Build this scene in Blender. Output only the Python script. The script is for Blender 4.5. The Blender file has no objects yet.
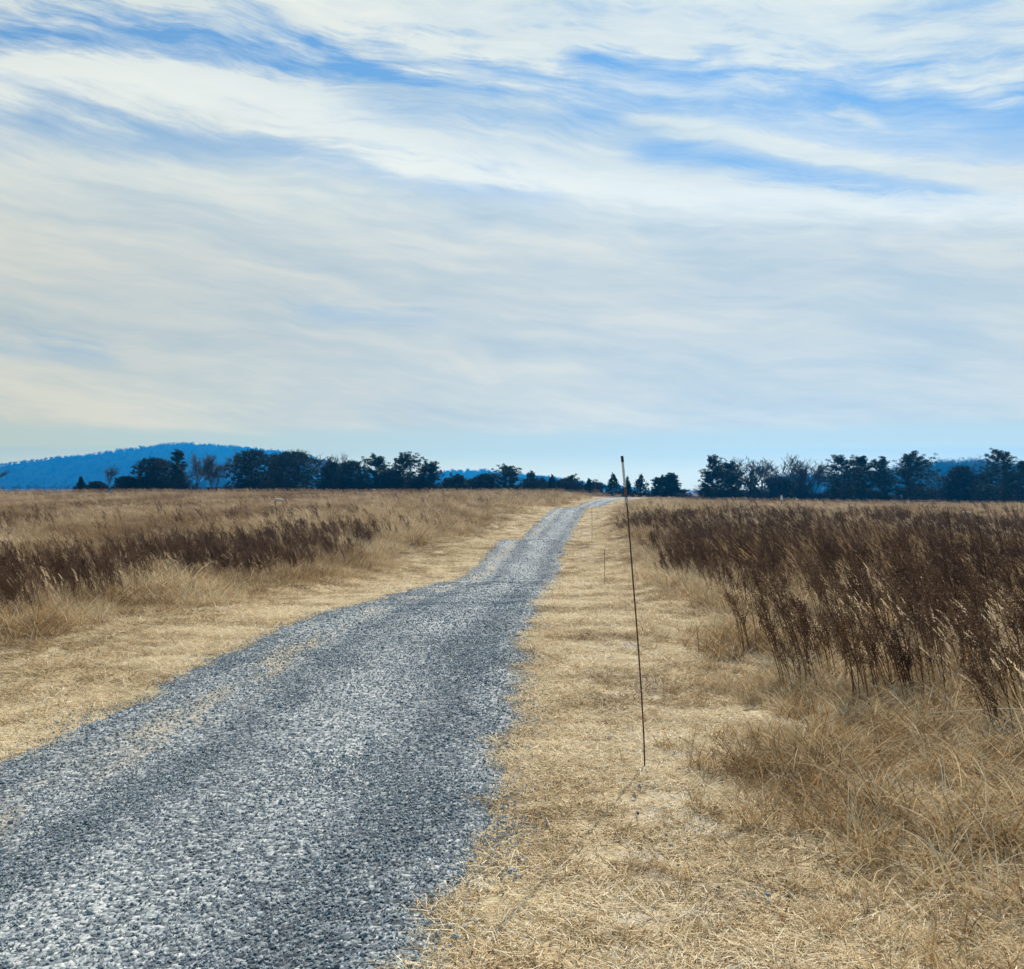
import bpy, bmesh, math, random
import numpy as np
from mathutils import Vector, Matrix, noise as mnoise

rng = np.random.default_rng(7)
random.seed(11)
scene = bpy.context.scene
COL = scene.collection
R = math.radians
F = 1000.0; CX = 512.0; HY = 488.0; CAMH = 1.6

# ------------------------------------------------------------------ helpers
def tag(o, label=None, cat=None, group=None, kind=None):
    if label: o['label'] = label
    if cat: o['category'] = cat
    if group: o['group'] = group
    if kind: o['kind'] = kind
    return o

def empty(name, loc, label, cat, group=None):
    o = bpy.data.objects.new(name, None); COL.objects.link(o)
    o.location = loc; o.empty_display_size = .3
    return tag(o, label, cat, group)

def np_mesh(name, verts, faces, mats=(), attrs=None, smooth=False):
    """verts (n,3); faces: list of tuples or (m,k) array"""
    me = bpy.data.meshes.new(name)
    verts = np.asarray(verts, dtype=np.float32)
    if isinstance(faces, np.ndarray):
        k = faces.shape[1]; m = faces.shape[0]
        me.vertices.add(len(verts)); me.vertices.foreach_set('co', verts.ravel())
        me.loops.add(m * k); me.loops.foreach_set('vertex_index', faces.astype(np.int32).ravel())
        me.polygons.add(m)
        me.polygons.foreach_set('loop_start', np.arange(0, m * k, k, dtype=np.int32))
        me.update(calc_edges=True)
    else:
        me.from_pydata([tuple(v) for v in verts], [], faces)
    for m_ in mats: me.materials.append(m_)
    for k_, v in (attrs or {}).items():
        a = me.attributes.new(k_, 'FLOAT', 'POINT'); a.data.foreach_set('value', np.asarray(v, dtype=np.float32))
    if smooth:
        me.polygons.foreach_set('use_smooth', np.ones(len(me.polygons), dtype=bool))
    me.validate()
    return me

def link(name, me, parent=None, col=COL, loc=None):
    o = bpy.data.objects.new(name, me); col.objects.link(o)
    if parent: o.parent = parent
    if loc is not None: o.location = loc
    return o

class MB:
    """collects tubes / quads into one mesh"""
    def __init__(s): s.v = []; s.f = []; s.a = []
    def tube(s, pts, rad, n=6, a=0.5, cap=True):
        pts = [Vector(p) for p in pts]; base = len(s.v)
        for i, p in enumerate(pts):
            d = (pts[min(i + 1, len(pts) - 1)] - pts[max(i - 1, 0)])
            d = d.normalized() if d.length > 1e-9 else Vector((0, 0, 1))
            ref = Vector((0, 1, 0)) if abs(d.y) < .9 else Vector((1, 0, 0))
            e1 = d.cross(ref).normalized(); e2 = d.cross(e1)
            for k in range(n):
                t = 2 * math.pi * k / n
                s.v.append(p + (e1 * math.cos(t) + e2 * math.sin(t)) * rad[i]); s.a.append(a)
        for i in range(len(pts) - 1):
            for k in range(n):
                k2 = (k + 1) % n
                s.f.append((base + i * n + k, base + i * n + k2, base + (i + 1) * n + k2, base + (i + 1) * n + k))
        if cap:
            s.f.append(tuple(base + k for k in range(n))[::-1])
            s.f.append(tuple(base + (len(pts) - 1) * n + k for k in range(n)))
    def mesh(s, name, mats, smooth=False):
        return np_mesh(name, np.array([tuple(p) for p in s.v]), s.f, mats, {'bv': s.a}, smooth)

def sm(a, b, x):
    t = np.clip((np.asarray(x, dtype=float) - a) / (b - a), 0, 1); return t * t * (3 - 2 * t)

def hermite(xs, ys):
    xs = np.array(xs, float); ys = np.array(ys, float)
    d = np.diff(ys) / np.diff(xs)
    m = np.zeros(len(xs)); m[0] = d[0]; m[-1] = d[-1]
    for i in range(1, len(xs) - 1):
        m[i] = 0 if d[i - 1] * d[i] <= 0 else 2 * d[i - 1] * d[i] / (d[i - 1] + d[i])
    def f(x):
        x = np.clip(np.asarray(x, float), xs[0], xs[-1])
        i = np.clip(np.searchsorted(xs, x) - 1, 0, len(xs) - 2)
        h = xs[i + 1] - xs[i]; t = (x - xs[i]) / h
        return ((2*t**3 - 3*t**2 + 1) * ys[i] + (t**3 - 2*t**2 + t) * h * m[i]
                + (-2*t**3 + 3*t**2) * ys[i + 1] + (t**3 - t**2) * h * m[i + 1])
    return f

# value noise, vectorised
_P = rng.permutation(4096)
_V = rng.random(4096)
def vnoise(x, y, seed=0):
    x = np.asarray(x, float); y = np.asarray(y, float)
    xi = np.floor(x).astype(int); yi = np.floor(y).astype(int)
    fx = x - xi; fy = y - yi; fx = fx*fx*(3-2*fx); fy = fy*fy*(3-2*fy)
    def h(a, b): return _V[(_P[(a + seed * 131) & 4095] + b) & 4095]
    return ((h(xi, yi)*(1-fx) + h(xi+1, yi)*fx)*(1-fy) + (h(xi, yi+1)*(1-fx) + h(xi+1, yi+1)*fx)*fy)
def fbm(x, y, seed=0, o=4):
    s = 0; a = .5; t = 0
    for i in range(o):
        s = s + a * vnoise(x * 2**i, y * 2**i, seed + i); t += a; a *= .5
    return s / t

# ------------------------------------------------------------------ terrain
ZR = hermite([-30,0,10.5,14,18,23,28,31,36,42,47,52,57,62,70,78,85,95,103,115,130,150,200,300,3000],
             [0,0,-.02,-.14,-.4,-.65,-1.0,-1.1,-1.0,-.62,-.95,-1.42,-1.42,-1.2,-.75,-.35,-.1,-.42,-.32,.05,.3,.2,-.6,-1.5,-6])
XR = hermite([-30,0,3.3,6.1,10.5,14.4,18,23,31.5,36,42,50,60,70,85,100,115,130,160,200,3000],
             [-1.6,-.5,-.27,0,.17,.35,.52,.94,1.5,1.8,2.4,2.95,3.6,4.75,6.6,9.0,11.7,15.5,25,40,1200])
ZL = hermite([-30,0,15,30,45,80,120,140,200,400,3000], [0,0,-.1,-.35,-.1,.38,.9,.9,.1,-2.5,-8])
ZF = hermite([-30,0,15,30,60,100,130,200,400,3000], [.05,.05,0,-.25,-.12,-.1,-.2,-1.2,-3,-8])
W = 2.95
def xc(Y): return XR(Y) - W / 2

def height(x, Y):
    x = np.asarray(x, float); Y = np.asarray(Y, float)
    s = x - xc(Y)
    fade = 1 - sm(140, 170, Y)
    far = sm(135, 175, Y)
    zr = ZR(Y)
    zl = ZL(Y) - .0012 * np.clip(-s - 60, 0, 500) * fade
    zf = ZF(Y) - np.clip(s - 10, 0, 60) * .011 * sm(60, 100, Y)
    tl = sm(1.6, 9.0, -s); tr = sm(1.6, 7.0, s)
    z = np.where(s < 0, zr * (1 - tl) + zl * tl, zr * (1 - tr) + zf * tr)
    off = sm(1.5, 3.0, np.abs(s))
    z = z + off * ((fbm(x * .35, Y * .35, 3, 3) - .5) * .22 * (1 + far) + (fbm(x * 2.2, Y * 2.2, 9, 2) - .5) * .06)
    z = z + (fbm(x * 1.1, Y * 1.1, 21, 2) - .5) * .03
    # shallow wheel ruts
    z = z - .018 * (np.exp(-((s - .75) / .28) ** 2) + np.exp(-((s + .7) / .28) ** 2)) + .012 * np.exp(-(s / .3) ** 2)
    return z

def at(px, Y, z=0.0):
    return Vector(((px - CX) / F * Y, Y, z))

def grid(sx, ys, zoff=0.0):
    """road-aligned grid; returns verts, faces, s values"""
    S, Yg = np.meshgrid(sx, ys)
    X = xc(Yg) + S
    Z = height(X, Yg) + zoff
    n = len(sx); m = len(ys)
    v = np.stack([X, Yg, Z], -1).reshape(-1, 3)
    i = np.arange((m - 1) * n).reshape(m - 1, n)[:, :-1].ravel()
    f = np.stack([i, i + 1, i + n + 1, i + n], -1)
    return v, f, S.ravel(), Yg.ravel()

# ------------------------------------------------------------------ node helper
class NT:
    def __init__(s, tree): s.t = tree; s.n = tree.nodes; s.l = tree.links
    def node(s, ty, **kw):
        n = s.n.new(ty)
        for k, v in kw.items(): setattr(n, k, v)
        return n
    def put(s, sock, v):
        if isinstance(v, bpy.types.NodeSocket): s.l.new(v, sock)
        elif v is not None:
            if isinstance(v, (tuple, list)) and sock.type == 'RGBA' and len(v) == 3: v = (*v, 1)
            sock.default_value = v
    def m(s, op, a, b=None, c=None, clamp=False):
        n = s.node('ShaderNodeMath', operation=op, use_clamp=clamp)
        s.put(n.inputs[0], a)
        if b is not None: s.put(n.inputs[1], b)
        if c is not None: s.put(n.inputs[2], c)
        return n.outputs[0]
    def vm(s, op, a, b=None):
        n = s.node('ShaderNodeVectorMath', operation=op)
        s.put(n.inputs[0], a)
        if b is not None: s.put(n.inputs[1], b)
        return n.outputs[0]
    def xyz(s, x, y, z):
        n = s.node('ShaderNodeCombineXYZ')
        for i, v in enumerate((x, y, z)): s.put(n.inputs[i], v)
        return n.outputs[0]
    def sep(s, v):
        n = s.node('ShaderNodeSeparateXYZ'); s.put(n.inputs[0], v); return n.outputs
    def noise(s, vec, scale, detail=4, rough=.55, dist=0.0, color=False):
        n = s.node('ShaderNodeTexNoise'); s.put(n.inputs['Vector'], vec)
        n.inputs['Scale'].default_value = scale; n.inputs['Detail'].default_value = detail
        n.inputs['Roughness'].default_value = rough; n.inputs['Distortion'].default_value = dist
        return n.outputs['Color'] if color else n.outputs['Fac']
    def vor(s, vec, scale, out='Color', feature='F1'):
        n = s.node('ShaderNodeTexVoronoi', feature=feature); s.put(n.inputs['Vector'], vec)
        n.inputs['Scale'].default_value = scale
        return n.outputs[out]
    def ramp(s, fac, stops, interp='LINEAR'):
        n = s.node('ShaderNodeValToRGB'); s.put(n.inputs[0], fac)
        cr = n.color_ramp; cr.interpolation = interp
        while len(cr.elements) < len(stops): cr.elements.new(.5)
        for e, (p, c) in zip(cr.elements, stops):
            e.position = p; e.color = (*c, 1) if len(c) == 3 else c
        return n.outputs[0]
    def mix(s, fac, a, b, mode='MIX'):
        n = s.node('ShaderNodeMix', data_type='RGBA', blend_type=mode)
        s.put(n.inputs[0], fac); s.put(n.inputs[6], a); s.put(n.inputs[7], b)
        return n.outputs[2]
    def map(s, v, a, b, c=0.0, d=1.0, kind='SMOOTHSTEP'):
        n = s.node('ShaderNodeMapRange', interpolation_type=kind)
        s.put(n.inputs[0], v)
        for i, q in enumerate((a, b, c, d)): s.put(n.inputs[i + 1], q)
        return n.outputs[0]
    def curve(s, v, pts, lo, hi, vlo, vhi):
        """float curve over [lo,hi] giving values in [vlo,vhi]"""
        n = s.node('ShaderNodeFloatCurve')
        x = s.map(v, lo, hi, 0.0, 1.0, 'LINEAR'); s.put(n.inputs['Value'], x)
        c = n.mapping.curves[0]
        pts = [((p - lo) / (hi - lo), (q - vlo) / (vhi - vlo)) for p, q in pts]
        c.points[0].location = pts[0]; c.points[1].location = pts[-1]
        for p in pts[1:-1]: c.points.new(*p)
        n.mapping.update()
        return s.map(n.outputs[0], 0.0, 1.0, vlo, vhi, 'LINEAR')
    def attr(s, name, ty='GEOMETRY'):
        n = s.node('ShaderNodeAttribute', attribute_name=name, attribute_type=ty); return n.outputs['Fac']
    def bump(s, h, strength=.5, dist=.02):
        n = s.node('ShaderNodeBump'); s.put(n.inputs['Height'], h)
        n.inputs['Strength'].default_value = strength; n.inputs['Distance'].default_value = dist
        return n.outputs[0]

def new_mat(name):
    m = bpy.data.materials.new(name); m.use_nodes = True
    nt = NT(m.node_tree); nt.n.clear()
    return m, nt
def finish(nt, color, rough=.9, normal=None, trans=0.0, tcol=None, spec=.2, metal=0.0):
    b = nt.node('ShaderNodeBsdfPrincipled')
    nt.put(b.inputs['Base Color'], color); nt.put(b.inputs['Roughness'], rough)
    b.inputs['Specular IOR Level'].default_value = spec
    b.inputs['Metallic'].default_value = metal
    if normal is not None: nt.put(b.inputs['Normal'], normal)
    out = nt.node('ShaderNodeOutputMaterial')
    sh = b.outputs[0]
    if trans > 0:
        t = nt.node('ShaderNodeBsdfTranslucent'); nt.put(t.inputs[0], tcol or color)
        mx = nt.node('ShaderNodeMixShader'); mx.inputs[0].default_value = trans
        nt.l.new(sh, mx.inputs[1]); nt.l.new(t.outputs[0], mx.inputs[2]); sh = mx.outputs[0]
    nt.l.new(sh, out.inputs[0])

def pos(nt): return nt.node('ShaderNodeNewGeometry').outputs['Position']

# ------------------------------------------------------------------ materials
def blade_mat(name, stops, trans=.35, rough=.75, tonew=.45, bvw=.4):
    m, nt = new_mat(name)
    oi = nt.node('ShaderNodeObjectInfo').outputs['Random']
    v = nt.m('ADD', nt.m('MULTIPLY', nt.attr('tone', 'INSTANCER'), tonew),
             nt.m('ADD', nt.m('MULTIPLY', nt.attr('bv'), bvw), nt.m('MULTIPLY', oi, 1 - tonew - bvw)))
    finish(nt, nt.ramp(v, stops), rough, trans=trans, spec=.08)
    return m

M_straw = blade_mat('straw_litter', [(.1, (.10,.058,.026)), (.3, (.33,.21,.095)), (.5, (.69,.53,.295)), (.8, (.95,.84,.60))], .2, tonew=.4, bvw=.5)
M_thatch = blade_mat('dry_thatch', [(.1, (.06,.032,.015)), (.33, (.24,.14,.055)), (.58, (.50,.345,.165)), (.85, (.90,.77,.51))], .25, tonew=.4, bvw=.5)
M_tall = blade_mat('tall_dry_grass', [(.1, (.06,.034,.020)), (.36, (.23,.14,.066)), (.62, (.46,.32,.165)), (.9, (.84,.69,.46))], .3, tonew=.42, bvw=.48)
M_weed = blade_mat('dark_dead_weed', [(0, (.030,.013,.008)), (.4, (.090,.046,.025)), (.7, (.20,.115,.06)), (1, (.44,.29,.16))], .1)

def stone_mat():
    m, nt = new_mat('crushed_stone')
    oi = nt.node('ShaderNodeObjectInfo').outputs['Random']
    v = nt.m('ADD', nt.m('MULTIPLY', nt.attr('tone', 'INSTANCER'), .45), nt.m('MULTIPLY', oi, .55))
    c = nt.ramp(v, [(.02, (.030,.040,.048)), (.20, (.11,.138,.155)), (.42, (.225,.265,.282)), (.66, (.36,.395,.395)), (.97, (.60,.61,.565))])
    tc = nt.node('ShaderNodeTexCoord').outputs['Object']
    n = nt.noise(tc, 3.0, 3)
    c = nt.mix(nt.map(n, .3, .7, 0, .35), c, nt.mix(1, c, (.52,.52,.5), 'MULTIPLY'))
    finish(nt, c, .85, spec=.15)
    return m
M_stone = stone_mat()

def ground_mat():
    m, nt = new_mat('dry_field_soil')
    p = pos(nt)
    s = nt.attr('s')
    a = nt.noise(p, .25, 5); b = nt.noise(p, 3.0, 6, .6); c = nt.noise(nt.vm('MULTIPLY', p, (1, .5, 1)), 28, 5, .7)
    d = nt.noise(nt.vm('MULTIPLY', p, (40, 140, 60)), 1.0, 2)
    straw = nt.ramp(nt.m('ADD', nt.m('MULTIPLY', c, .55), nt.m('MULTIPLY', d, .45)),
                    [(.3, (.20,.13,.065)), (.45, (.44,.33,.18)), (.58, (.64,.52,.32)), (.75, (.80,.70,.48))])
    brown = nt.ramp(nt.m('ADD', nt.m('MULTIPLY', b, .5), nt.m('MULTIPLY', c, .5)),
                    [(.3, (.06,.038,.022)), (.5, (.16,.105,.055)), (.7, (.30,.21,.115))])
    sa = nt.m('ABSOLUTE', s)
    verge = nt.map(nt.m('ADD', sa, nt.m('MULTIPLY', nt.m('SUBTRACT', b, .5), 2.2)), 3.3, 4.7, 1, 0)
    near = nt.map(nt.sep(p)[1], 120, 145, 1, 0)
    brown = nt.mix(near, nt.mix(1, brown, (.55,.5,.5), 'MULTIPLY'), brown)
    col = nt.mix(nt.m('MULTIPLY', verge, near), brown, straw)
    col = nt.mix(nt.map(a, .35, .65, 0, .3), col, nt.mix(1, col, (.75,.7,.62), 'MULTIPLY'))
    # pale trodden line down the right verge
    tr = nt.m('MULTIPLY', nt.map(nt.m('ABSOLUTE', nt.m('SUBTRACT', s, 2.35)), .15, .5, 1, 0), nt.map(b, .42, .6, 0, .55))
    col = nt.mix(tr, col, (.52,.50,.44))
    finish(nt, col, .95, nt.bump(nt.m('ADD', b, nt.m('MULTIPLY', c, .8)), .8, .03), spec=.1)
    return m
M_ground = ground_mat()

def road_mat():
    m, nt = new_mat('gravel_surface')
    p = pos(nt); s = nt.attr('s')
    big = nt.noise(nt.vm('MULTIPLY', p, (1, .35, 1)), 1.3, 4, .6)
    cell = nt.sep(nt.vor(p, 42))[0]; cell2 = nt.sep(nt.vor(p, 95))[1]
    edge = nt.vor(p, 42, 'Distance')
    v = nt.m('ADD', nt.m('MULTIPLY', cell, .6), nt.m('MULTIPLY', cell2, .4))
    def bandn(c, w): return nt.map(nt.m('ABSOLUTE', nt.m('SUBTRACT', s, c)), 0.0, w, 1, 0)
    w1 = nt.m('ADD', s, nt.m('MULTIPLY', nt.m('SUBTRACT', big, .5), .5))
    dark = nt.m('ADD', nt.map(nt.m('ABSOLUTE', nt.m('SUBTRACT', w1, .95)), 0, .5, 1, 0), nt.map(nt.m('ABSOLUTE', nt.m('ADD', w1, .35)), 0, .4, .8, 0))
    dark = nt.m('ADD', dark, nt.map(nt.m('ABSOLUTE', nt.m('ADD', w1, 1.3)), 0, .35, .5, 0))
    v2 = nt.m('SUBTRACT', nt.m('ADD', v, nt.m('MULTIPLY', nt.m('SUBTRACT', big, .5), .6)), nt.m('MULTIPLY', dark, .16))
    col = nt.ramp(v2, [(.08, (.035,.044,.052)), (.30, (.11,.13,.142)), (.50, (.21,.235,.24)), (.70, (.40,.42,.40)), (.92, (.60,.59,.53))])
    # tan fines where the gravel has worn through
    big2 = nt.noise(nt.vm('MULTIPLY', p, (1.2, .3, 1)), 2.1, 5, .65)
    tan = nt.m('MULTIPLY', nt.map(nt.m('ABSOLUTE', nt.m('ADD', w1, .85)), .05, .35, 1, 0), nt.map(big2, .42, .62, 0, .8))
    col = nt.mix(tan, col, nt.mix(cell, (.30,.24,.16), (.50,.42,.29)))
    finish(nt, col, .9, nt.bump(nt.m('SUBTRACT', 1.0, edge), .7, .012), spec=.2)
    return m
M_road = road_mat()

def simple(name, col, rough=.6, nscale=20.0, var=.35, spec=.3, trans=0.0):
    m, nt = new_mat(name)
    n = nt.noise(nt.node('ShaderNodeTexCoord').outputs['Object'], nscale, 4)
    c = nt.mix(nt.map(n, .3, .7, 0, var), col, tuple(q * .45 for q in col))
    finish(nt, c, rough, trans=trans, spec=spec)
    return m
M_rod = simple('weathered_brown_rod', (.085,.05,.035), .6, 14)
M_black = simple('black_cap', (.02,.02,.022), .5)
M_silver = simple('silver_reflective_tape', (.55,.60,.63), .3, 30, .2, .6)
M_rust = simple('rust_red_tape', (.20,.055,.03), .5)
M_white = simple('white_paint', (.80,.80,.78), .5, 8, .12)
M_tag = simple('pale_grey_tag', (.55,.56,.55), .6)
M_dead = simple('bleached_wood', (.78,.74,.66), .7, 6, .15)
M_reed = simple('pale_reed', (.80,.70,.50), .6, 10, .2)
M_bark = simple('tree_bark', (.085,.072,.062), .9, 3)
M_bird = simple('dark_feathers', (.02,.022,.025), .7)
M_twig = simple('bare_twigs', (.085,.085,.088), .9, 2, .3)

def foliage_mat(name, stops, trans=.15):
    m, nt = new_mat(name)
    oi = nt.node('ShaderNodeObjectInfo').outputs['Random']
    v = nt.m('ADD', nt.m('MULTIPLY', nt.attr('bv'), .7), nt.m('MULTIPLY', oi, .3))
    finish(nt, nt.ramp(v, stops), .7, trans=trans, spec=.15)
    return m
M_pine = foliage_mat('pine_needles', [(0, (.006,.020,.018)), (.5, (.014,.040,.030)), (1, (.035,.075,.040))], .12)
M_cedar = foliage_mat('cedar_foliage', [(0, (.008,.020,.018)), (.5, (.016,.036,.028)), (1, (.038,.062,.038))], .12)
M_farwood = blade_mat('far_bare_wood', [(0, (.012,.022,.022)), (.5, (.030,.038,.035)), (1, (.065,.065,.055))], 0, .9)

# ------------------------------------------------------------------ ground + road
sx = np.concatenate([[-3400,-1500,-800,-450,-280,-190,-140,-110,-85,-66,-52,-42,-34],
                     np.arange(-28,-10,1.5), np.arange(-10,-2,.25), np.arange(-2,2.01,.125), np.arange(2.25,10,.25),
                     np.arange(10,28,1.5), [30,38,48,60,75,95,120,155,200,280,450,800,1500,3400]])
ys = np.concatenate([np.arange(-14,1,.8), np.arange(1,14,.14), np.arange(14,36,.35), np.arange(36,64,.5), np.arange(64,150,1.2),
                     [152,156,162,170,180,195,215,240,280,340,430,560,750,1000,1400,2000,2700,3500,4300]])
v, f, S, Yg = grid(sx, ys)
v[:, 2] -= .05 * (1 - sm(1.25, 1.55, np.abs(S)))
me = np_mesh('ground', v, f, [M_ground], {'s': S}, True)
tag(link('ground', me), kind='structure')

rs = np.linspace(-W/2, W/2, 25)
ys2 = np.concatenate([np.arange(-6,14,.1), np.arange(14,36,.25), np.arange(36,66,.4), np.arange(66,150,1.0)])
v, f, S, Yg = grid(rs, ys2, .012)
e = np.abs(S) > W/2 - .01
jit = (fbm(Yg * 1.7, S * 3, 40, 4) - .5) * .55 + (vnoise(Yg * 9, S * 7, 44) - .5) * .12
mag = sm(.9, W/2, np.abs(S)) * np.sign(S)
v[:, 0] += jit * mag
v[:, 2] -= e * .03
me = np_mesh('road', v, f, [M_road], {'s': S}, True)
tag(link('gravel_road', me), kind='structure')

# ------------------------------------------------------------------ prototypes
def proto_col(name):
    return bpy.data.collections.new(name)

def blades(n, spread, L, w, lean=(0, 0), bend=.5, segs=4, flat=0.0, rs_=None, wtip=.15, minL=.5):
    """arrays of a tuft of n tapered strips"""
    r = rs_
    V = []; Fc = []; A = []
    for i in range(n):
        a = r.uniform(0, 2*math.pi); d = spread * math.sqrt(r.random())
        x0 = d * math.cos(a); y0 = d * math.sin(a)
        l = L * r.uniform(minL, 1.1)
        az = r.uniform(0, 2*math.pi)
        tilt = abs(r.normal(0, .25)) + flat * r.uniform(.7, 1.25)
        tilt = min(tilt, 1.5)
        dirv = np.array([math.sin(tilt)*math.cos(az) + lean[0], math.sin(tilt)*math.sin(az) + lean[1], max(.05, math.cos(tilt))])
        dirv /= np.linalg.norm(dirv)
        bdir = np.array([math.cos(az) + lean[0]*3, math.sin(az) + lean[1]*3, 0.]); bdir /= (np.linalg.norm(bdir) + 1e-6)
        bd = bend * r.uniform(.2, 1.3)
        wa = r.uniform(0, 2*math.pi)
        side = np.array([math.cos(wa), math.sin(wa), r.uniform(-.3,.3)])
        p = np.array([x0, y0, -.01]); col = r.random(); b0 = len(V)
        ww = w * r.uniform(.6, 1.3)
        for k in range(segs + 1):
            t = k / segs
            cw = ww * (1 - (1 - wtip) * t)
            V.append(p - side * cw / 2); V.append(p + side * cw / 2); A += [col, col]
            dd = dirv + bdir * bd * t * 1.4 - np.array([0, 0, bd * t * t * 1.1])
            dd /= np.linalg.norm(dd)
            p = p + dd * l / segs
            if p[2] < .004: p[2] = .004 + .01 * r.random()
        for k in range(segs):
            q = b0 + 2*k; Fc.append((q, q+1, q+3, q+2))
    return V, Fc, A

def make_tuft(name, col, mat, parts):
    V = []; Fc = []; A = []
    for (v_, f_, a_) in parts:
        b = len(V); V += v_; Fc += [tuple(i + b for i in q) for q in f_]; A += a_
    me = np_mesh(name, np.array(V), Fc, [mat], {'bv': A})
    return link(name, me, col=col)

r = np.random.default_rng(5)
C_straw = proto_col('straw_kit')
for i in range(8):
    make_tuft('straw_tuft_%s' % 'abcdefgh'[i], C_straw, M_straw,
              [blades(36, .10, .10, .0055, bend=.5, segs=2, flat=1.15, rs_=r, wtip=.5),
               blades(12, .09, .045, .004, bend=.3, segs=2, flat=.3, rs_=r, wtip=.5)])
C_thatch = proto_col('thatch_kit')
for i in range(7):
    make_tuft('thatch_tuft_%s' % 'abcdefgh'[i], C_thatch, M_thatch,
              [blades(42, .12, .30, .0065, (-.10, -.05), bend=1.0, segs=5, flat=.45, rs_=r),
               blades(22, .16, .20, .006, bend=.5, segs=3, flat=1.2, rs_=r, wtip=.4)])
C_tall = proto_col('tall_kit')
for i in range(7):
    parts = [blades(38, .14, .62, .0085, (-.22, -.03), bend=.55, segs=5, flat=.12, rs_=r),
             blades(24, .16, .38, .009, (-.1, 0), bend=1.0, segs=4, flat=.4, rs_=r)]
    # feathery seed plumes
    V, Fc, A = [], [], []
    for k in range(3):
        a = r.uniform(0, 6.28); d = .12 * r.random(); x, y = d*math.cos(a), d*math.sin(a)
        h = r.uniform(.5, .72); lx = -h * r.uniform(.12, .38); ly = h * r.uniform(-.1, .08)
        for q in range(12):
            t = 1 + .26 * q / 12
            px_, py_, pz_ = x + lx*t*t, y + ly*t, h*t - .06*(t-1)*8*(t-1)
            an = r.uniform(0, 6.28); l = .03 * (1 - q/16)
            b = len(V); dx, dy = math.cos(an)*l, math.sin(an)*l
            V += [np.array([px_, py_, pz_]), np.array([px_+.006, py_, pz_+.012]), np.array([px_+dx-.01, py_+dy, pz_+.03])]
            A += [.75 + .2*r.random()]*3; Fc.append((b, b+1, b+2))
    parts.append((V, Fc, A))
    make_tuft('tall_tuft_%s' % 'abcdefgh'[i], C_tall, M_tall, parts)

def weed_stalk(mb, x, y, h, r, lean=(-.22, 0)):
    """a dead branching forb: stem, upswept side shoots, clustered dry seed heads"""
    pts = []; n = 5
    l = (lean[0] + r.normal(0, .09), lean[1] + r.normal(0, .09))
    for k in range(n + 1):
        t = k / n
        pts.append((x + l[0]*h*t**1.4, y + l[1]*h*t**1.4, h*t - .02))
    mb.tube(pts, [.0052*(1 - .6*k/n) for k in range(n+1)], 3, r.random()*.6, False)
    def head(p, s, a):
        for q in range(7):
            an = r.uniform(0, 6.28); el = r.uniform(-.5, 1.2)
            d = Vector((math.cos(an)*math.cos(el), math.sin(an)*math.cos(el), math.sin(el))) * s
            o = Vector(p) + Vector((r.normal(0, s*.5), r.normal(0, s*.5), r.normal(0, s*.8)))
            e = d.cross(Vector((r.random()-.5, r.random()-.5, .3))).normalized() * s * .35
            b = len(mb.v); mb.v += [o, o + d*.6 + e, o + d, o + d*.6 - e]; mb.a += [a]*4
            mb.f.append((b, b+1, b+2, b+3))
    for k in range(int(r.integers(9, 15))):
        t = r.uniform(.35, .98); i = min(int(t*n), n-1); fr = t*n - i
        p = Vector(pts[i]).lerp(Vector(pts[i+1]), fr)
        an = r.uniform(0, 6.28); ll = h*.20*(1.25 - t)*r.uniform(.6, 1.3)
        q = p + Vector((math.cos(an)*ll*.55 - .04, math.sin(an)*ll*.55, ll))
        a = r.random()
        mb.tube([p, q], [.0022, .0012], 3, a*.6, False)
        head(q, .018, a*.8); head(p.lerp(q, .55), .014, a*.6)
    for k in range(4): head(Vector(pts[-1]) - Vector((0, 0, .035*k)), .017, r.random()*.7)
C_weed = proto_col('weed_kit')
for i in range(7):
    mb = MB()
    for k in range(7):
        a = r.uniform(0, 6.28); d = .24*math.sqrt(r.random())
        weed_stalk(mb, d*math.cos(a), d*math.sin(a), r.uniform(.55, 1.05), r)
    link('weed_clump_%s' % 'abcdefgh'[i], mb.mesh('weed_clump', [M_weed]), col=C_weed)
C_stone = proto_col('stone_kit')
for i in range(8):
    bm = bmesh.new(); bmesh.ops.create_icosphere(bm, subdivisions=1 if i < 5 else 2, radius=.5)
    sc = Vector((1.1, r.uniform(.55, .9), r.uniform(.32, .6)))
    for vv in bm.verts:
        vv.co *= r.uniform(.6, 1.2); vv.co = Vector((vv.co.x*sc.x, vv.co.y*sc.y, vv.co.z*sc.z))
    me = bpy.data.meshes.new('stone'); bm.to_mesh(me); bm.free(); me.materials.append(M_stone)
    link('stone_%s' % 'abcdefgh'[i], me, col=C_stone)

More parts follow.
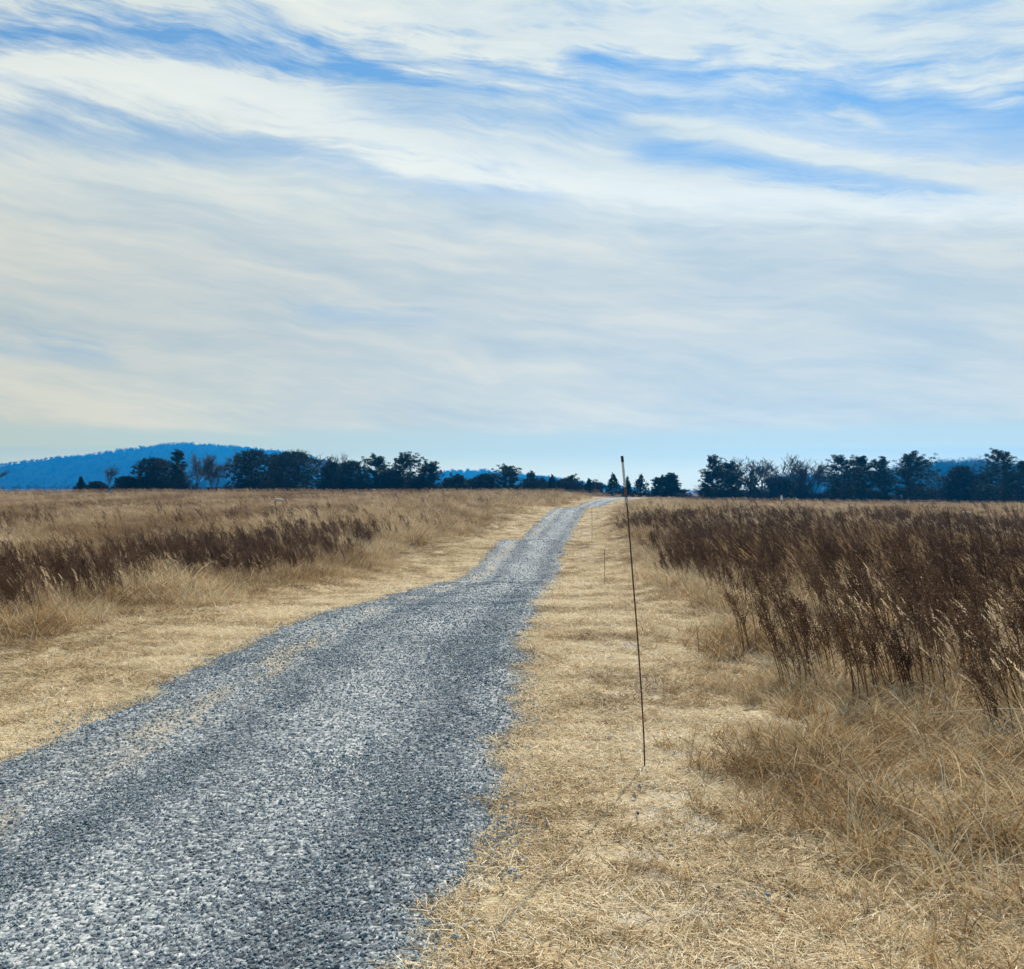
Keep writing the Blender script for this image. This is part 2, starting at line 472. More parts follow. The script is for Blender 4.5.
# ------------------------------------------------------------------ scattering
def scatter(name, P, rot, scl, idx, tone, col, label, cat):
    me = bpy.data.meshes.new(name)
    me.vertices.add(len(P)); me.vertices.foreach_set('co', np.asarray(P, np.float32).ravel())
    a = me.attributes.new('rot', 'FLOAT_VECTOR', 'POINT'); a.data.foreach_set('vector', np.asarray(rot, np.float32).ravel())
    a = me.attributes.new('scl', 'FLOAT_VECTOR', 'POINT'); a.data.foreach_set('vector', np.asarray(scl, np.float32).ravel())
    a = me.attributes.new('idx', 'INT', 'POINT'); a.data.foreach_set('value', np.asarray(idx, np.int32))
    a = me.attributes.new('tone', 'FLOAT', 'POINT'); a.data.foreach_set('value', np.clip(np.asarray(tone, np.float32), 0, 1))
    me.update()
    o = link(name, me)
    g = bpy.data.node_groups.new(name + '_scatter', 'GeometryNodeTree')
    g.interface.new_socket('Geometry', in_out='INPUT', socket_type='NodeSocketGeometry')
    g.interface.new_socket('Geometry', in_out='OUTPUT', socket_type='NodeSocketGeometry')
    N = g.nodes; gi = N.new('NodeGroupInput'); go = N.new('NodeGroupOutput')
    iop = N.new('GeometryNodeInstanceOnPoints'); ci = N.new('GeometryNodeCollectionInfo')
    ci.inputs['Collection'].default_value = col
    ci.inputs['Separate Children'].default_value = True; ci.inputs['Reset Children'].default_value = True
    iop.inputs['Pick Instance'].default_value = True
    def na(n, ty):
        q = N.new('GeometryNodeInputNamedAttribute'); q.data_type = ty; q.inputs['Name'].default_value = n; return q.outputs['Attribute']
    g.links.new(gi.outputs[0], iop.inputs['Points']); g.links.new(ci.outputs[0], iop.inputs['Instance'])
    g.links.new(na('idx', 'INT'), iop.inputs['Instance Index'])
    g.links.new(na('rot', 'FLOAT_VECTOR'), iop.inputs['Rotation']); g.links.new(na('scl', 'FLOAT_VECTOR'), iop.inputs['Scale'])
    g.links.new(iop.outputs[0], go.inputs[0])
    o.modifiers.new('scatter', 'NODES').node_group = g
    tag(o, label, cat, kind='stuff')
    return o

def sample(smin, smax, ymin, ymax, dens, cull=True):
    """uniform random points in road-aligned coords, culled to a generous view wedge"""
    xa = xc(np.array([ymin, ymax])); 
    n = int((smax - smin) * (ymax - ymin) * dens)
    s = rng.uniform(smin, smax, n); Y = rng.uniform(ymin, ymax, n)
    x = xc(Y) + s
    if cull:
        k = np.abs(x) < .60 * Y + 2.5
        s, Y, x = s[k], Y[k], x[k]
    return s, Y, x

def keep(mask, *arrs): return [a[mask] for a in arrs]

def finish_scatter(name, x, Y, size, tone, col, nk, label, cat, tilt=.0, zoff=0.0, yaw=None, zs=None):
    n = len(x); z = height(x, Y) + zoff
    rot = np.stack([rng.normal(0, tilt, n), rng.normal(0, tilt, n), rng.uniform(0, 6.283, n) if yaw is None else yaw(n)], -1)
    sc = np.stack([size, size, size * (1 if zs is None else zs)], -1)
    print(name, n)
    return scatter(name, np.stack([x, Y, z], -1), rot, sc, rng.integers(0, nk, n), tone, col, label, cat)

def cat(*L): return [np.concatenate(q) for q in zip(*L)]

# boundaries (offset |s|) of the uncut growth
def bl(Y): return 1.475 + 2.75 - .9 * sm(60, 90, Y) + (fbm(Y * .45, Y * 0, 60, 3) - .5) * 1.3
def br(Y): return 1.475 + 2.55 + .5 * sm(12, 40, Y) + (fbm(Y * .4, Y * 0 + 5, 70, 3) - .5) * 1.1 - .25 + .9 * (1 - sm(3.5, 6.0, Y))

# mown straw on the verges
L = []
for (y0, y1, d, sz) in [(1.5, 7, 170, 1.0), (7, 12, 110, 1.15), (12, 20, 60, 1.5), (20, 45, 26, 2.2), (45, 125, 8, 3.4)]:
    s, Y, x = sample(-7, 7, y0, y1, d)
    edge = W/2 + (fbm(Y * 1.7, s * 0 + 4, 40, 4) - .5) * .5
    k = (np.abs(s) > edge + rng.exponential(.05, len(s)) * (rng.random(len(s)) - .6)) & (np.abs(s) < np.where(s < 0, bl(Y), br(Y)) + 1.0)
    s, Y, x = keep(k, s, Y, x)
    tone = .66 + (fbm(x * 1.3, Y * 1.3, 80, 4) - .5) * 1.7 + rng.normal(0, .16, len(s)) - .28*sm(2.3, 4.0, np.abs(s)) - .12*(s < 0)*sm(1.9, 3.0, -s)
    L.append((x, Y, sz * rng.uniform(.6, 1.3, len(s)), tone))
# sparse straw blown over the road
s, Y, x = sample(-1.5, 1.5, 2, 40, 11)
k = rng.random(len(s)) < np.exp(-((s + .85)/.3)**2) * .9 * sm(.4, .6, fbm(x*1.5, Y*.4, 222, 3)) + .05 + np.exp(-((np.abs(s) - 1.5)/.16)**2)
s, Y, x = keep(k, s, Y, x)
L.append((x, Y, rng.uniform(.35, .8, len(s)), .4 + .4*rng.random(len(s))))
x, Y, sz, tone = cat(*L)
finish_scatter('mown_straw', x, Y, sz, tone, C_straw, 8, 'pale mown straw lying flat on the verges either side of the gravel', 'dry straw', .06, .006, zs=.62)

# thatch / knee-low matted grass
L = []
for (y0, y1, d, sz) in [(1.5, 8, 42, .95), (8, 16, 26, 1.1), (16, 35, 13, 1.5), (35, 70, 5, 2.0), (70, 130, 1.6, 2.6)]:
    s, Y, x = sample(-14, 12, y0, y1, d)
    b = np.where(s < 0, bl(Y), br(Y)); a = np.abs(s)
    nn = fbm(x * .9, Y * .9, 90, 3)
    b = b - .75 * (1 - sm(4.2, 7.5, Y)) * (s > 0) - .45 * (1 - sm(7, 13, Y)) * (s > 0)
    p = sm(-1.0, .4, a - b + (nn - .5) * 1.8) * (1 - .75 * sm(2.5, 5, a - b))
    k = rng.random(len(s)) < p
    s, Y, x, p, a, b, nn = keep(k, s, Y, x, p, a, b, nn)
    small = .45 + .75 * sm(-1.2, .6, a - b)
    tone = .52 + (fbm(x * .8, Y * .8, 95, 3) - .5) * 1.6 + rng.normal(0, .12, len(s))
    L.append((x, Y, sz * small * rng.uniform(.6, 1.25, len(s)), tone + .2))
s, Y, x = sample(1.9, 4.6, 2, 14, 5)
L.append((x, Y, rng.uniform(.18, .42, len(s)), .35 + .5*rng.random(len(s))))
s, Y, x = sample(3.1, 6.0, 2, 8, 14)
L.append((x, Y, rng.uniform(.5, .95, len(s)), np.where(rng.random(len(s)) < .35, .15, .85) + .15*rng.random(len(s))))
s, Y, x = sample(-5, -1.9, 4, 24, 4)
L.append((x, Y, rng.uniform(.18, .42, len(s)), .35 + .5*rng.random(len(s))))
x, Y, sz, tone = cat(*L)
finish_scatter('thatch_grass', x, Y, sz, tone, C_thatch, 7, 'matted tan grass flopping over along the edge of the mown verge', 'dry grass', .1, 0)

# tall dry field grass
L = []
for (y0, y1, smin, smax, d, sz) in [(2, 14, -14, 13, 12, 1.0), (14, 30, -26, 24, 6.5, 1.1), (30, 60, -45, 40, 3.2, 1.35), (60, 100, -70, 60, 1.7, 1.45), (100, 150, -100, 85, 1.1, 1.5)]:
    s, Y, x = sample(smin, smax, y0, y1, d)
    b = np.where(s < 0, bl(Y), br(Y)) + .35; a = np.abs(s)
    nn = fbm(x * .5, Y * .5, 100, 3)
    band = sm(0, .8, a - b) * (1 - sm(2.6, 5.0, a - b)) * sm(11, 15, Y) * (1 - sm(38, 42, Y)) * (s < 0)
    bandr = sm(0, .6, a - b) * (1 - sm(5, 16, a - b)) * sm(4, 20, Y) * (1 - sm(50, 70, Y)) * (s > 0)
    p = sm(0, .9, a - b + (nn - .5)) * (1 - .45 * band - .1 * bandr)
    k = rng.random(len(s)) < p
    s, Y, x, a, b, band, bandr = keep(k, s, Y, x, a, b, band, bandr)
    h = .72 + .5 * (fbm(x * .3, Y * .3, 110, 3) - .3)
    h = h * np.where(s > 0, .92 + .26*bandr, .95)
    tone = .55 + (fbm(x * .35 , Y * .12, 115, 4) - .5) * 2.4 + rng.normal(0, .12, len(s)) - .12*bandr - .1*band - .25 * sm(95, 125, Y)
    size = np.minimum(sz, 1.5) * h * rng.uniform(.75, 1.15, len(s))
    L.append((x, Y, size, tone, .85 / np.maximum(1, sz) ** .8 * np.ones(len(s))))
x, Y, sz, tone, zs = cat(*L)
finish_scatter('tall_grass', x, Y, sz, tone, C_tall, 7, 'tall tan dry grass leaning over the open field on both sides', 'dry grass', .07, 0,
               yaw=lambda n: rng.normal(0, .55, n), zs=zs)

# dark dead weeds
L = []
for (y0, y1, smin, smax, d, sz) in [(4, 14, -14, 12, 6.5, 1.0), (14, 30, -24, 22, 5.5, 1.0), (30, 62, -30, 45, 3.2, 1.15), (62, 118, -20, 50, .8, 1.2)]:
    s, Y, x = sample(smin, smax, y0, y1, d)
    b = np.where(s < 0, bl(Y) + .5, br(Y) + .1 - .45*(1 - sm(8, 12, Y))); a = np.abs(s)
    nn = fbm(x * .45, Y * .45, 130, 3)
    pl = sm(0, .7, a - b + (nn - .5)*1.2) * (1 - sm(2.8, 4.6, a - b)) * sm(10.5, 14, Y) * (1 - sm(38, 43, Y))
    pr = sm(0, .9, a - b + (nn - .5)*1.5) * (1 - sm(6, 20, a - b) * .8) * sm(3.6, 6, Y) * (1 - sm(44, 62, Y)) * (.62 + .28 * sm(9, 22, Y))
    pr = pr * (.84 + .26*(1 - sm(11, 17, Y))) * (.25 + 1.1 * sm(.40, .60, nn)); pl = pl * (.5 + .7 * sm(.35, .55, nn))
    pr = np.maximum(pr, .34 * sm(.0, .7, a - b) * sm(3.6, 5.5, Y) * (1 - sm(12, 16, Y)) * (1 - sm(6, 12, a - b)))
    few = .05 * sm(.5, .62, nn) * sm(0, 1, a - b) * (Y > 20)
    p = np.where(s < 0, pl, pr) + few
    k = rng.random(len(s)) < p
    s, Y, x = keep(k, s, Y, x)
    L.append((x, Y, sz * rng.uniform(.78, 1.12, len(s)) * np.where(s < 0, .86, .93), .38 + .65 * rng.random(len(s)) * fbm(x, Y, 135, 2) * 2 * (1 - .4*sm(20, 40, Y)), np.ones(len(s)) / sz * .92))
x, Y, sz, tone, zs = cat(*L)
finish_scatter('dark_weeds', x, Y, sz, tone, C_weed, 7, 'dense dark brown dead weed stalks standing in bands beside the verges', 'dead weeds', .05, 0,
               yaw=lambda n: rng.normal(0, .5, n), zs=zs)

# gravel stones
L = []
for (y0, y1, d, lo, hi) in [(1.8, 6, 5200, .007, .020), (6, 11, 2400, .009, .026), (11, 20, 620, .015, .038), (20, 42, 160, .022, .055), (42, 70, 70, .03, .07), (70, 118, 26, .04, .09)]:
    s, Y, x = sample(-1.95, 1.95, y0, y1, d)
    edge = W/2 + (fbm(Y * 1.7, s * 0 + 4, 40, 4) - .5) * .5
    p = 1 - sm(-.12, .28, np.abs(s) - edge)
    k = rng.random(len(s)) < p
    s, Y, x = keep(k, s, Y, x)
    w1 = s + (fbm(x * 1.3, Y * .5, 150, 3) - .5) * .6
    dk = np.exp(-((w1 - .98)/.33)**2) + .85*np.exp(-((w1 + .35)/.28)**2) + .5*np.exp(-((w1 + 1.35)/.2)**2)
    tone = 1.06 + (fbm(x * 2, Y * 1.2, 155, 3) - .5) * 1.0 - .30 * dk + rng.normal(0, .16, len(s))
    kk = rng.random(len(s)) < .55 + .45 * sm(.72, .5, tone) if False else rng.random(len(s)) < 1 - .55 * sm(.70, 1.0, tone)
    s, Y, x, tone = keep(kk, s, Y, x, tone)
    big = 1 + 1.3 * (rng.random(len(s)) < .025)
    L.append((x, Y, lo + (hi - lo) * rng.random(len(s)) ** 2.2 * big, tone))
# strays on the right verge, sparse
s, Y, x = sample(1.6, 3.4, 2.2, 12, 26)
k = rng.random(len(s)) < .15 + np.exp(-((s - 2.3)/.25)**2) * sm(.45, .6, fbm(x*2, Y, 160, 2))
s, Y, x = keep(k, s, Y, x)
L.append((x, Y, .010 + .022 * rng.random(len(s)) ** 2, .1 + .8 * rng.random(len(s)) ** 1.5))
x, Y, sz, tone = cat(*L)
finish_scatter('gravel', x, Y, sz, tone, C_stone, 8, 'loose blue grey crushed stone covering the road', 'gravel', .5, .016)

# ------------------------------------------------------------------ driveway stakes
def curve_pts(P, n=16):
    P = [Vector(p) for p in P]; out = []
    Q = [P[0]*2 - P[1]] + P + [P[-1]*2 - P[-2]]
    for i in range(1, len(Q) - 2):
        for k in range(n):
            t = k / n; a, b, c, d = Q[i-1], Q[i], Q[i+1], Q[i+2]
            out.append(.5*((2*b) + (c - a)*t + (2*a - 5*b + 4*c - d)*t*t + (3*b - a - 3*c + d)*t**3))
    out.append(P[-1]); return out

Ys = 5.72
zb = float(height(at(645, Ys).x, Ys))
Ys = (CAMH - zb) / (768 - HY) * F
bx = (645 - CX)/F*Ys; zb = float(height(bx, Ys))
def sp(px, py, y=0): return Vector(((px-CX)/F*(Ys+y), Ys + y, CAMH - (py-HY)/F*(Ys+y))) - Vector((bx, Ys, zb))
st = empty('driveway_stake', (bx, Ys, zb), 'tall thin brown stake with silver reflective top and black cap on the near right verge', 'marker stake', None)
P = curve_pts([sp(645, 778), sp(643.5, 730), sp(638.5, 650), (sp(633, 580)), sp(628, 516), sp(625.2, 489), sp(622.6, 462), sp(622.0, 456)])
def seg(y0, y1): return [p for p in P if y0 <= (HY - (p.z + zb - CAMH)/Ys*F) <= y1]
def tube_obj(name, pts, rad, mat, parent, n=10):
    mb = MB(); mb.tube(pts, [rad]*len(pts) if not hasattr(rad, '__len__') else rad, n)
    return link(name, mb.mesh(name, [mat], True), parent)
tube_obj('rod', seg(457, 779), .0044, M_rod, st)
tube_obj('reflective_sleeve', seg(461.5, 488.5), .0070, M_silver, st)
tube_obj('red_band', seg(488, 496), .0066, M_rust, st)
tube_obj('cap', seg(455, 462), .0082, M_black, st)
c = seg(496.5, 503.5)
tube_obj('grey_tag', c, .0105, M_tag, st, 8)

def small_stake(px, pyb, h, label, rad):
    Y = 20.0
    for _ in range(60):
        x = (px-CX)/F*Y; Y = Y + .35*((CAMH - float(height(x, Y)))/(pyb-HY)*F - Y)
    x = (px-CX)/F*Y; z = float(height(x, Y))
    o = empty('driveway_stake', (x, Y, z), label, 'marker stake', None)
    tube_obj('rod', [Vector((0, 0, -.15)), Vector((.003, 0, h*.5)), Vector((-.004, 0, h-.02))], rad, M_rod, o, 8)
    tube_obj('cap', [Vector((-.004, 0, h-.05)), Vector((-.004, 0, h))], rad*1.3, M_black, o, 8)
    print('stake', px, x, Y, z)
small_stake(604.6, 585, .80, 'short thin stake standing in straw midway along the right verge', .005)
small_stake(592, 546, 1.55, 'faint thin stake farthest up the right verge near the road bend', .006)

# ------------------------------------------------------------------ small things
# pale fallen reed at right
p0 = at(930, 6.35); p1 = at(1075, 6.5)
z0 = CAMH - (736-HY)/F*6.35
mb = MB(); mb.tube([(0,0,0), ((p1.x-p0.x)*.5, .07, .012), (p1.x-p0.x, .15, -.015)], [.003,.0036,.0042], 6)
zg = float(height(p0.x, 6.35))
o = link('reed_stem', mb.mesh('reed_stem', [M_reed], True), loc=(p0.x, 6.35, max(z0, zg + .16)))
tag(o, 'long straight pale reed stem lying across matted grass at the right edge', 'reed stem')

def branch(px, py, Y, ln, label):
    x = (px-CX)/F*Y; zt = CAMH - (py-HY)/F*Y; zg = float(height(x, Y)); h = zt - zg
    e = empty('fallen_branch', (x, Y, zg), label, 'branch', None)
    r_ = .055
    tube_obj('limb', [Vector((-ln/2, 0, h)), Vector((-ln*.2, 0, h+.015)), Vector((ln*.2, 0, h)), Vector((ln/2, .05, h-.02)), ], [r_*.5, r_, r_, r_*.8], M_dead, e, 8)
    tube_obj('fork', [Vector((ln*.45, .04, h-.02)), Vector((ln*.52, .06, h*.5)), Vector((ln*.50, .1, -.05))], [r_*.3]*3, M_rod, e, 6)
    tube_obj('fork', [Vector((-ln*.3, 0, h)), Vector((-ln*.35, .25, h*.5)), Vector((-ln*.4, .35, -.05))], [r_*.3, r_*.25, r_*.2], M_rod, e, 7)
branch(278, 499.5, 62, .60, 'small bleached branch lying in the left field grass near the horizon')
branch(966, 512.5, 58, .55, 'small bleached branch lying in the right field grass near the horizon')

# white nest-box like marker at the right horizon
Y = 104.0; x = (781.5-CX)/F*Y; zg = float(height(x, Y)); zt = CAMH - (495.5-HY)/F*Y
e = empty('marker_post', (x, Y, zg), 'tiny white topped post standing at the right field horizon before the bare trees', 'marker post')
tube_obj('post', [Vector((0,0,-.2)), Vector((0,0,zt-zg-.42))], .05, M_rod, e, 8)
bm = bmesh.new(); bmesh.ops.create_cube(bm, size=1)
for vv in bm.verts: vv.co = Vector((vv.co.x*.24*(.55 if vv.co.z > 0 else 1), vv.co.y*.24, (vv.co.z)*.5 + zt-zg-.25))
bmesh.ops.bevel(bm, geom=bm.edges[:], offset=.02, segments=2, affect='EDGES')
me = bpy.data.meshes.new('white_box'); bm.to_mesh(me); bm.free(); me.materials.append(M_white); link('white_box', me, e)

# single weed stalks standing above the right field
def lone_weed(px, pyt, Y, label, lean):
    x = (px-CX)/F*Y; zt = CAMH - (pyt-HY)/F*Y; zg = float(height(x, Y))
    mb = MB(); rr = np.random.default_rng(int(px))
    weed_stalk(mb, 0, 0, zt-zg, rr, (lean, 0)); 
    o = link('weed_stalk', mb.mesh('weed_stalk', [M_weed]), loc=(x, Y, zg))
    tag(o, label, 'weed stalk')
lone_weed(957, 505, 12.5, 'tallest single dark weed stalk rising over the right field by the pale branch', -.12)
lone_weed(990, 514, 11.5, 'dark weed stalk leaning left near the right edge of the field', -.28)
lone_weed(742, 514, 17, 'dark weed stalk poking up left of the others in the right field', -.15)

# birds
for i, (px, py) in enumerate([(155.5, 36.5), (157.5, 36.5), (159.5, 36.5), (161.5, 37.5)]):
    Y = 300.0
    mb = MB()
    mb.tube([(-.2,0,0),(-.1,0,.01),(.08,0,.012),(.2,0,.0)], [.012,.045,.045,.012], 6)
    b = len(mb.v)
    for sgn in (-1, 1):
        b = len(mb.v)
        mb.v += [Vector((.08,0,.02)), Vector((-.06,0,.02)), Vector((-.08,sgn*.18,.07)), Vector((.06,sgn*.18,.08)), Vector((-.08,sgn*.4,.0))]; mb.a += [.5]*5
        mb.f += [(b,b+1,b+2,b+3), (b+3,b+2,b+4)]
    o = link('bird', mb.mesh('bird', [M_bird]), loc=((px-CX)/F*Y, Y, CAMH + (HY-py)/F*Y))
    o.rotation_euler = (R(8*(i-1)), R(-5), R(50 + 12*i)); o.scale = (.6, .6, .6)
    tag(o, 'tiny dark bird in the small flock flying across the blue band of sky', 'bird', 'birds flying high at the left')

# ------------------------------------------------------------------ trees
def leaf_cluster(mb_v, mb_f, mb_a, c, rad, n, size, rr, up=.3):
    base = rr.random()
    for _ in range(n):
        d = Vector(rr.normal(0, 1, 3)).normalized() * rad * rr.random() ** .5
        o = c + Vector((d.x, d.y, d.z * .6))
        t = Vector(rr.normal(0, 1, 3)); t.z += up; t = t.normalized() * size * rr.uniform(.6, 1.4)
        e_ = t.cross(Vector(rr.normal(0, 1, 3))).normalized() * size * .32
        b = len(mb_v); mb_v += [o - t*.5, o + e_, o + t*.6, o - e_]
        mb_a += [min(1, max(0, base*.7 + .3*rr.random()))]*4; mb_f.append((b, b+1, b+2, b+3))

def build_conifer(kind, h, w, rr):
    tr = MB(); V, Fc, A = [], [], []
    bend = rr.normal(0, .03)
    tr.tube([(0,0,-.3), (bend*h*.3,0,h*.35), (bend*h,0,h*.7), (bend*h,0,h*.97)], [h*.022, h*.017, h*.009, .01], 6)
    def tp(t): return Vector((bend*h*min(1,t*1.3), 0, h*t))
    if kind == 'pine':       # open-layered, irregular upswept limbs, broken flat top
        nb = int(76 + h*8.0)
        skew = rr.uniform(0, 6.28)
        for i in range(nb):
            t = rr.uniform(.04, .98); an = rr.uniform(0, 6.28)
            prof = (.55 + .45*math.sin(math.pi*min(1, t*1.05)**.8)) * (1 - .45*sm(.7, 1, t)) * (1 + .3*math.cos(an-skew))
            l = w*.5*prof*rr.uniform(.6, 1.15)
            p = tp(t); up = rr.uniform(.15, .55) + .5*float(sm(.6, 1, t))
            q = p + Vector((math.cos(an)*l, math.sin(an)*l, l*up))
            mid = p.lerp(q, .5) - Vector((0,0,l*.07))
            tr.tube([p, mid, q], [h*.006, h*.004, .008], 4, cap=False)
            for k in range(4):
                c = p.lerp(q, .42 + .2*k) + Vector(rr.normal(0, .09, 3))
                leaf_cluster(V, Fc, A, c, .26 + .06*h/5, 34, .145, rr)
    elif kind == 'cedar':    # dense, conical, pointed with feathery edge
        tops = [(0, 1.0)] + [(rr.uniform(-.25, .25)*w, rr.uniform(.7, .93)) for _ in range(2)]
        for ox, hh in tops:
            n = int(110*hh)
            for i in range(n):
                t = rr.random()**.8; an = rr.uniform(0, 6.28)
                l = w*.5*(1 - t)**.95*rr.uniform(.45, 1.15)*(.8 + .35*math.sin(t*23 + an*2)) + .03
                c = Vector((ox*t + bend*h*t + math.cos(an)*l, math.sin(an)*l, h*hh*(.04 + .94*t)))
                leaf_cluster(V, Fc, A, c, .12 + .15*(1-t), 18, .13, rr, 1.2)
            for k in range(5): leaf_cluster(V, Fc, A, Vector((ox + bend*h, 0, h*hh*(.93+.015*k))), .05, 6, .13, rr, 2)
    else:                    # 'bushy': broad dense evergreen with lumpy crown
        i0_ = rr.uniform(0, 50)
        for i in range(int(170 + 95*w)):
            t = rr.random(); an = rr.uniform(0, 6.28); lump = .86 + .55*mnoise.noise((math.cos(an)*1.6 + i0_, math.sin(an)*1.6, t*5))
            prof = lump*math.sqrt(max(.02, 1 - (abs(t - .42)/.62)**2.4))
            l = w*.5*prof*rr.uniform(.35, 1.08)
            c = Vector((math.cos(an)*l, math.sin(an)*l, h*(.0 + .96*t) + rr.normal(0, .08)))
            if i % 3 == 0: tr.tube([tp(max(.05, t*.8)), c], [h*.005, .008], 4, cap=False)
            leaf_cluster(V, Fc, A, c, .30, 36, .14, rr, .4)
        for k in range(6):
            an = rr.uniform(0, 6.28); l = w*.25*rr.random()
            leaf_cluster(V, Fc, A, Vector((math.cos(an)*l, math.sin(an)*l, h*rr.uniform(.93, 1.0))), .14, 12, .15, rr, 1.5)
    if kind != 'pine':
        for k in range(int(16 + 9*w)):
            an = rr.uniform(0, 6.28); q = rr.random()
            if kind == 'cedar': l = w*.5*q*.8; zb_ = h*(1 - q)**.9*.9 + h*.06
            else: l = w*.5*q*.95; zb_ = h*(.42 + .5*math.sqrt(max(0, 1 - q*q)))
            ln_ = h*rr.uniform(.05, .13)
            o = Vector((math.cos(an)*l, math.sin(an)*l, zb_)); out_ = Vector((math.cos(an)*.4, math.sin(an)*.4, 1)).normalized()
            for j in range(4): leaf_cluster(V, Fc, A, o + out_*ln_*(.2 + .3*j), .10 - .02*j, 7, .12, rr, 2)
    return tr, (V, Fc, A)

def build_bare(h, w, rr, dens=1.0, multi=False):
    tr = MB(); tw = MB()
    def grow(p, d, l, rad, depth, mb):
        n = 3; pts = [p]; q = p; dd = d
        for k in range(n):
            dd = (dd + Vector(rr.normal(0, .13, 3)) + Vector((0,0,.07))).normalized(); q = q + dd*l/n; pts.append(q)
        mb.tube(pts, [rad*(1 - .55*k/n) for k in range(n+1)], 5 if depth == 0 else 3, rr.random(), False)
        if depth >= 4: return
        nb = [int(9*dens), int(6*dens)+1, 5, 3][depth]
        for i in range(nb):
            t = rr.uniform(.16, 1.0) if depth == 0 else rr.uniform(.25, 1.0)
            i0 = min(int(t*n), n-1); b = pts[i0].lerp(pts[i0+1], t*n - i0)
            an = rr.uniform(0, 6.28); sp_ = rr.uniform(.3, .7)
            nd = (dd + Vector((math.cos(an), math.sin(an), rr.uniform(-.1, .5)))*sp_).normalized()
            grow(b, nd, l*rr.uniform(.45, .68), max(rad*.45, .0145), depth + 1, tw)
    stems = 3 if multi else 1
    for s_ in range(stems):
        d = Vector((rr.normal(0, .22 if multi else .04), rr.normal(0, .2 if multi else .04), 1)).normalized()
        grow(Vector((rr.normal(0,.12)*(stems>1),0,-.2)), d, h*.56, h*.014*(.7 if multi else 1), 0, tr)
    # normalise to size
    zz = float(np.percentile([v.z for v in tw.v], 97.5)); xx = float(np.percentile([abs(v.x) for v in tw.v], 94))
    fx = (w*.5)/xx; fz = h/zz
    for mb in (tr, tw): mb.v = [Vector((v.x*fx, v.y*fx, v.z*fz if v.z > 0 else v.z)) for v in mb.v]
    return tr, tw

EV = 'evergreens along the field edge'; BT = 'bare trees along the field edge'
